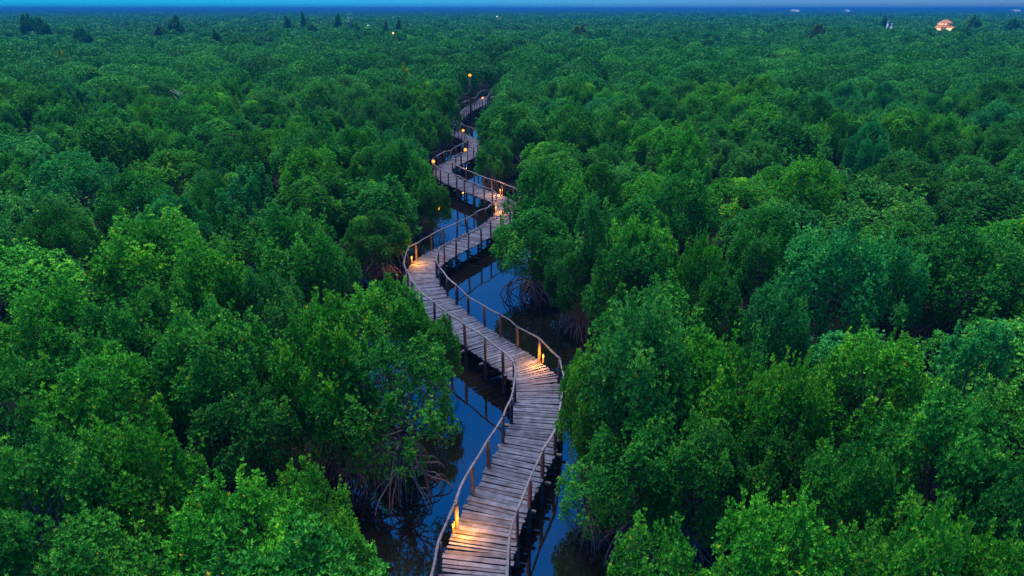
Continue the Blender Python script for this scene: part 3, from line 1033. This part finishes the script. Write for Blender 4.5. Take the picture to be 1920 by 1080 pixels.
def far_forest():
    V, A = [], []
    rings = []
    d = END_Y - 1.0
    # trees left over at the end of the individual ones
    T = []
    for (x, y, R, h, dd) in spare:
        T.append((x, y, R, h))
    y0 = NEAR_END
    yy = y0
    while yy < 9000:
        sp_ = 6.2 * max(1.0, yy / 420.0)
        half = 0.80 * yy + 12
        n = int(2 * half / sp_)
        xs = (np.arange(n) + 0.5) * sp_ - half + g3.uniform(-0.42, 0.42, n) * sp_
        ys = yy + g3.uniform(-0.45, 0.45, n) * sp_
        k = max(1.0, yy / 420.0)
        for x, y in zip(xs, ys):
            T.append((x, y, sp_ * g3.uniform(0.42, 0.62), g3.normal(5.8, 0.9) + (0.6 * math.sin(x * 0.03 + y * 0.011) if yy > 120 else 0)))
        yy += sp_ * 0.92
    T = np.array(T)
    # keep the channel and its gap open, and the clearing of the lodge
    P = T[:, :2]
    m = np.ones(len(T), bool)
    nearm = T[:, 1] < 330
    dpath = path_dist(P[nearm])
    ext = np.array([at(872, 114, 0)[:2], at(870, 106, 0)[:2], at(868, 100, 0)[:2]])
    e = np.concatenate([ext[0] + (ext[1] - ext[0]) * np.linspace(0, 1, 30)[:, None], ext[1] + (ext[2] - ext[1]) * np.linspace(0, 1, 30)[:, None]])
    dext = np.linalg.norm(P[nearm][:, None] - e[None], axis=2).min(1)
    okn = (dpath > 1.2 + T[nearm][:, 2] * 0.5) & (dext > 6.5)
    for i in np.where(okn)[0]:
        q = T[nearm][i]
        if q[1] < 175 and blocks(q[0], q[1], q[2], q[3], 0.95):
            okn[i] = False
    m[nearm] = okn
    dl = np.hypot(P[:, 0] - LODGE[0], P[:, 1] - LODGE[1])
    m &= dl > 11
    frontl = (np.abs(P[:, 0] * LODGE[1] / P[:, 1] - LODGE[0]) < 9) & (P[:, 1] < LODGE[1]) & (P[:, 1] > LODGE[1] - 110)
    T[frontl, 3] -= 0.9
    T = T[m]
    print('far trees', len(T))
    q = 0.0018 * T[:, 1] * 1.0
    q = np.maximum(q, 0.17)
    dome = 2 * np.pi * T[:, 2] * (0.55 * T[:, 2] + 1.3)
    dome = np.where(T[:, 1] > 420, 2 * np.pi * T[:, 2] ** 2 * 0.6, dome)
    n = np.clip((dome * 1.75 / (q * q * 0.75)).astype(int), 10, 3800)
    print('far leaves', n.sum())
    idx = np.repeat(np.arange(len(T)), n)
    N = len(idx)
    lob = 9
    lc = unit(g3.normal(size=(len(T), lob, 3)) + np.array([0, 0, 0.55]))
    lk = g3.integers(0, lob, N)
    base = lc[idx, lk]
    dirs = unit(base + g3.normal(0, 0.36, (N, 3)) + np.array([0, 0, 0.12]))
    cosang = np.clip((dirs * base).sum(1), 0, 1)
    rad = 0.86 + 0.20 * cosang ** 3 + g3.uniform(-0.07, 0.04, N)
    Rr, H = T[idx, 2], T[idx, 3]
    vert = np.where(T[idx, 1] > 420, 2.4, np.minimum(3.0, Rr * 1.0))
    pos = np.stack([T[idx, 0] + dirs[:, 0] * rad * Rr, T[idx, 1] + dirs[:, 1] * rad * Rr, H - vert + dirs[:, 2] * rad * vert], 1)
    pos[:, 2] = np.maximum(pos[:, 2], 0.3)
    nrm = unit(dirs * 0.75 + g3.normal(0, 0.62, (N, 3)))
    u = unit(np.cross(nrm, g3.normal(size=(N, 3))))
    w = np.cross(nrm, u)
    qs = (q[idx] * g3.uniform(0.6, 1.2, N))[:, None]
    Q = np.stack([pos - u * qs * 0.72, pos + w * qs * 0.42, pos + u * qs * 0.72, pos - w * qs * 0.42], 1)
    tt = 0.38 + (g3.normal(0, 0.11, len(T)) + 0.08 * np.sin(T[:, 0] * 0.045 + 2) * np.sin(T[:, 1] * 0.03))[idx] + g3.normal(0, 0.07, N)
    tt = np.clip(tt, 0.02, 0.9)
    yl = g3.random(N) < 0.0012
    tt[yl] = 0.96
    return quads_mesh('far_forest', Q, tt, M_LEAF)


LODGE = at_depth(1772, 46, 390.0)
ff = bpy.data.objects.new('far_forest', far_forest())
COL.objects.link(ff)
tag(ff, 'unbroken mangrove canopy spreading to the horizon', 'forest', kind='stuff')

# ------------------------------------------------------------------ taller trees standing out of the far canopy
M_DARKLEAF = M_LEAF
CAS, CASC, _ = crown_mesh('crown', 170, n_leaf=5200, R=2.2, z0=1.0, z1=6.6, lobes=20, leaf=(0.42, 0.16), yellow=0)
CAS_TRUNK = trunk_mesh('trunk', 270, CASC)
CAS2, CAS2C, _ = crown_mesh('crown', 171, n_leaf=5200, R=3.0, z0=1.6, z1=6.3, lobes=24, leaf=(0.42, 0.16), yellow=0)
CAS2_TRUNK = trunk_mesh('trunk', 271, CAS2C)
DARKC = (1.0, 0.92, 1.8, 1)
BROWNC = (2.3, 0.62, 1.6, 1)
STAND = [
    (48, 33, 17, 300, 'b', DARKC, 'broad dark tree standing above the far canopy near the left edge'),
    (72, 38, 20, 305, 'b', DARKC, 'dark tree adjoining the broad one near the left edge'),
    (152, 56, 20, 240, 'b', DARKC, 'low dark tree right of the broad pair at far left'),
    (326, 34, 16, 330, 'n', DARKC, 'dark tree with a brownish tree beside it on the far left'),
    (298, 52, 11, 310, 'n', BROWNC, 'brownish tree beside the dark one on the far left'),
    (404, 60, 11, 230, 'n', DARKC, 'small dark tree between the far left trees and the pale bare one'),
    (538, 34, 9, 360, 'n', DARKC, 'dark tree left of the slim spire tree'),
    (567, 25, 5, 400, 'n', DARKC, 'slim dark spire of a tree breaking the skyline'),
    (585, 48, 14, 340, 'b', DARKC, 'dark spreading tree below the slim spire'),
    (632, 30, 8, 380, 'n', DARKC, 'dark tree just left of the pale bare one'),
    (664, 46, 15, 335, 'b', DARKC, 'dark tree at the foot of the pale bare one'),
    (723, 42, 5, 330, 'n', DARKC, 'narrow dark tree left of the peach coloured far lamp'),
    (747, 38, 6, 330, 'n', DARKC, 'narrow dark tree right of the peach coloured far lamp'),
    (1087, 54, 20, 280, 'b', BROWNC, 'rusty brown tree right of the channel gap in the far forest'),
    (1536, 52, 18, 260, 'b', BROWNC, 'dull brown tree in the far right forest'),
    (1660, 33, 8, 385, 'n', DARKC, 'dark tree beside the two white markers on the right'),
    (1826, 33, 17, 380, 'b', DARKC, 'dark tree right of the lit lodge'),
    (1903, 38, 14, 380, 'b', DARKC, 'dark tree by the right edge of the far forest'),
    (758, 127, 13, 112, 'n', (9.0, 2.0, 0.9, 1), 'yellowing tree left of the farthest lamp'),
    (112, 94, 7, 165, 'n', (11.0, 2.2, 0.9, 1), 'small golden tree in the far left forest'),
]
for (px, py, hw, dep, kd, c, lab) in STAND:
    q = at_depth(px, py, dep)
    R = hw * dep * 0.74 / FPX
    r = empty('tall_tree', (q[0], q[1], 0), random.uniform(0, 6))
    tag(r, lab, 'tree', 'trees standing out of the far canopy')
    r.scale = (R / 2.2 if kd == 'n' else R / 3.0,) * 2 + (q[2] / (6.6 if kd == 'n' else 6.3),)
    inst('crown', CAS if kd == 'n' else CAS2, r, c)
    inst('trunk', CAS_TRUNK if kd == 'n' else CAS2_TRUNK, r)


def bare_tree(px, py, dep, hgt, spread, lab, seed):
    g = np.random.default_rng(seed)
    random.seed(seed)
    q = at_depth(px, py, dep)
    root = empty('bare_tree', (q[0], q[1], q[2] - hgt))
    tag(root, lab, 'bare tree')
    m = MB()
    r0 = 0.0007 * dep
    b = -max(0, q[2] - hgt)
    m.tube([(0, 0, b), (0.1, 0, 0), (-0.05 * spread, 0, hgt * 0.6), (-0.12 * spread, 0.1, hgt)], [r0 * 1.6, r0 * 1.4, r0, r0 * 0.5], 6)
    m.build('trunk', M_DEAD, root)
    m = MB()
    for k in range(7):
        z = hgt * g.uniform(0.35, 0.9)
        a = g.uniform(0, 6.28)
        u = np.array([math.cos(a), 0.5 * math.sin(a), 0]) * spread * g.uniform(0.4, 1.0)
        m.tube([(0, 0, z), u * 0.5 + np.array([0, 0, z + 0.25 * spread]), u + np.array([0, 0, z + 0.45 * spread * g.uniform(0.4, 1.2)])], [r0 * 0.7, r0 * 0.5, r0 * 0.3], 5)
    m.build('branches', M_DEAD, root)


bare_tree(655, 33, 335, 5.0, 2.2, 'pale bare tree leaning above the far canopy', 41)
bare_tree(336, 172, 88, 2.2, 1.5, 'bleached bare branches poking out of the left forest', 42)

# ------------------------------------------------------------------ the lit lodge and other far things
M_TILE = wood_mat('roof_tiles', (0.30, 0.13, 0.07), (0.55, 0.26, 0.14), 2.0, 0.8, False)
M_WALL = plain_mat('lodge_wall', (0.55, 0.42, 0.30), 0.8)
M_WIN = emit_mat('lit_window', (1.0, 0.66, 0.34), 0.9)
M_WHITE = plain_mat('white_paint', (0.75, 0.75, 0.75), 0.6)

lz = LODGE[2]
lodge = empty('lodge', (LODGE[0], LODGE[1], 0), math.atan2(LODGE[1], LODGE[0]) - math.pi / 2)
tag(lodge, 'lit two tier lodge with an orange tiled roof far off on the right', 'house')
W2, D2 = 3.9, 2.8
EAVE, RIDGE = lz - 1.5, lz + 1.9


def hip(m, w, d, z0, z1, rl, th=0.18):
    V = [(-w, -d, z0), (w, -d, z0), (w, d, z0), (-w, d, z0), (-rl, 0, z1), (rl, 0, z1)]
    V += [(-w, -d, z0 - th), (w, -d, z0 - th), (w, d, z0 - th), (-w, d, z0 - th)]
    m.add(V, [(0, 1, 5, 4), (1, 2, 5), (2, 3, 4, 5), (3, 0, 4), (6, 7, 1, 0), (7, 8, 2, 1), (8, 9, 3, 2), (9, 6, 0, 3), (9, 8, 7, 6)], False)


m = MB(); m.box((0, 0, EAVE / 2), W2, D2, EAVE / 2 - 0.01); wl = m.build('wall', M_WALL, lodge)
m = MB(); m.box((-1.0, 0, EAVE + 1.45), 2.6, 1.9, 1.0); m.build('upper_wall', M_WALL, lodge)
m = MB(); hip(m, W2 + 0.7, D2 + 0.7, EAVE + 0.2, EAVE + 1.9, 1.9); m.build('lower_roof', M_TILE, lodge)
m = MB(); hip(m, 3.2, 2.4, EAVE + 2.4, RIDGE + 0.5, 1.1); m.build('upper_roof', M_TILE, lodge)
for wx in (-3.2, -2.1, 1.3, 2.3, 3.3):
    m = MB(); m.box((wx, -D2 - 0.03, EAVE - 0.75), 0.48, 0.03, 0.62)
    m.build('window', M_WIN, lodge)
for wx in (-2.4, -1.2, 0.2):
    m = MB(); m.box((wx, -1.93, EAVE + 1.75), 0.4, 0.03, 0.4)
    m.build('window', M_WIN, lodge)
for wx in (-5.5, 5.5):
    ld = bpy.data.lights.new('lodge_floodlight', 'POINT'); ld.energy = 900; ld.color = (1, 0.50, 0.20); ld.shadow_soft_size = 0.3
    lo = bpy.data.objects.new('lodge_floodlight', ld); COL.objects.link(lo); lo.parent = lodge; lo.location = (wx, -8.0, EAVE + 3.0)

M_PEACH = emit_mat('peach_lamp', (1.0, 0.42, 0.20), 1.3)
M_COOL = emit_mat('cool_lamp', (0.85, 0.93, 1.0), 0.8)
for (px, py, dep, r, mt, lab) in [
        (881, 141, 104, 0.20, M_GLOBE, 'farthest orange globe lamp alone on a dark pole in the channel gap'),
        (737, 62, 225, 0.30, M_PEACH, 'peach coloured globe lamp on a pole above the far forest'),
        (690, 48, 330, 0.28, M_COOL, 'small white lamp on a pole right of the pale bare tree'),
        (932, 31, 520, 0.42, M_COOL, 'tiny white lamp on a mast near the centre of the horizon')]:
    q = at_depth(px, py, dep)
    rt = empty('pole_lamp', (q[0], q[1], 0))
    tag(rt, lab, 'lamp', 'lamps far out in the forest')
    m = MB(); m.tube([(0, 0, 0), (0, 0, q[2] - r)], [0.16, 0.12], 8); m.build('pole', M_BRASS, rt)
    m = MB(); zs = np.linspace(-1, 1, 9)
    m.tube([(0, 0, q[2] + r * z) for z in zs], [max(0.02, r * math.sqrt(max(0, 1 - z * z))) for z in zs], 12); m.build('globe', mt, rt)

for (px, py, lab) in [(1665, 43, 'taller white marker post left of the lit lodge'), (1672, 48, 'shorter white marker post left of the lit lodge')]:
    q = at_depth(px, py, 375)
    rt = empty('marker_post', (q[0], q[1], 0))
    tag(rt, lab, 'post', 'white marker posts left of the lodge')
    m = MB(); m.tube([(0, 0, 0), (0, 0, q[2] + 0.4)], 0.42, 8); m.build('post_shaft', M_WHITE, rt)
    m = MB(); m.tube([(0, 0, q[2] + 0.4), (0, 0, q[2] + 1.1)], [0.7, 0.1], 8); m.build('pointed_cap', M_WHITE, rt)

for (px, wpx, dep, lab) in [(1490, 20, 2600, 'long white lit building on the horizon, left of the other white one'),
                            (1588, 8, 2600, 'short white lit building on the horizon, between two others'),
                            (1905, 16, 2600, 'white lit building on the horizon at the right edge')]:
    q = at_depth(px, 19.5, dep)
    hw = wpx * 0.36 * dep / FPX
    rt = empty('distant_building', (q[0], q[1], 0))
    tag(rt, lab, 'building', 'white buildings along the horizon')
    m = MB(); m.box((0, 0, 5.5), hw, 8, 5.5); wl = m.build('wall', M_WHITE, rt)
    m = MB(); hip(m, hw + 1, 9, 11.2, 13.6, hw * 0.7); m.build('roof', M_WHITE, rt)
    m = MB(); m.box((0, -8.1, 8.6), hw * 0.9, 0.08, 1.5); m.build('window', M_COOL, rt)  # glowing strip across the front stands in for light on the wall

# ------------------------------------------------------------------ evening haze
HAZE_DENSITY = 0.0005
m, nt, out = new_mat('haze_air')
pv = nt.nodes.new('ShaderNodeVolumePrincipled')
pv.inputs['Color'].default_value = (0.025, 0.23, 0.56, 1)
pv.inputs['Density'].default_value = HAZE_DENSITY
pv.inputs['Anisotropy'].default_value = 0.0
nt.links.new(pv.outputs[0], out.inputs['Volume'])
mb = MB()
mb.box((0, 19000, 11.0), 32000, 27000, 14.5)
hz = mb.build('haze', m)
tag(hz, kind='stuff')
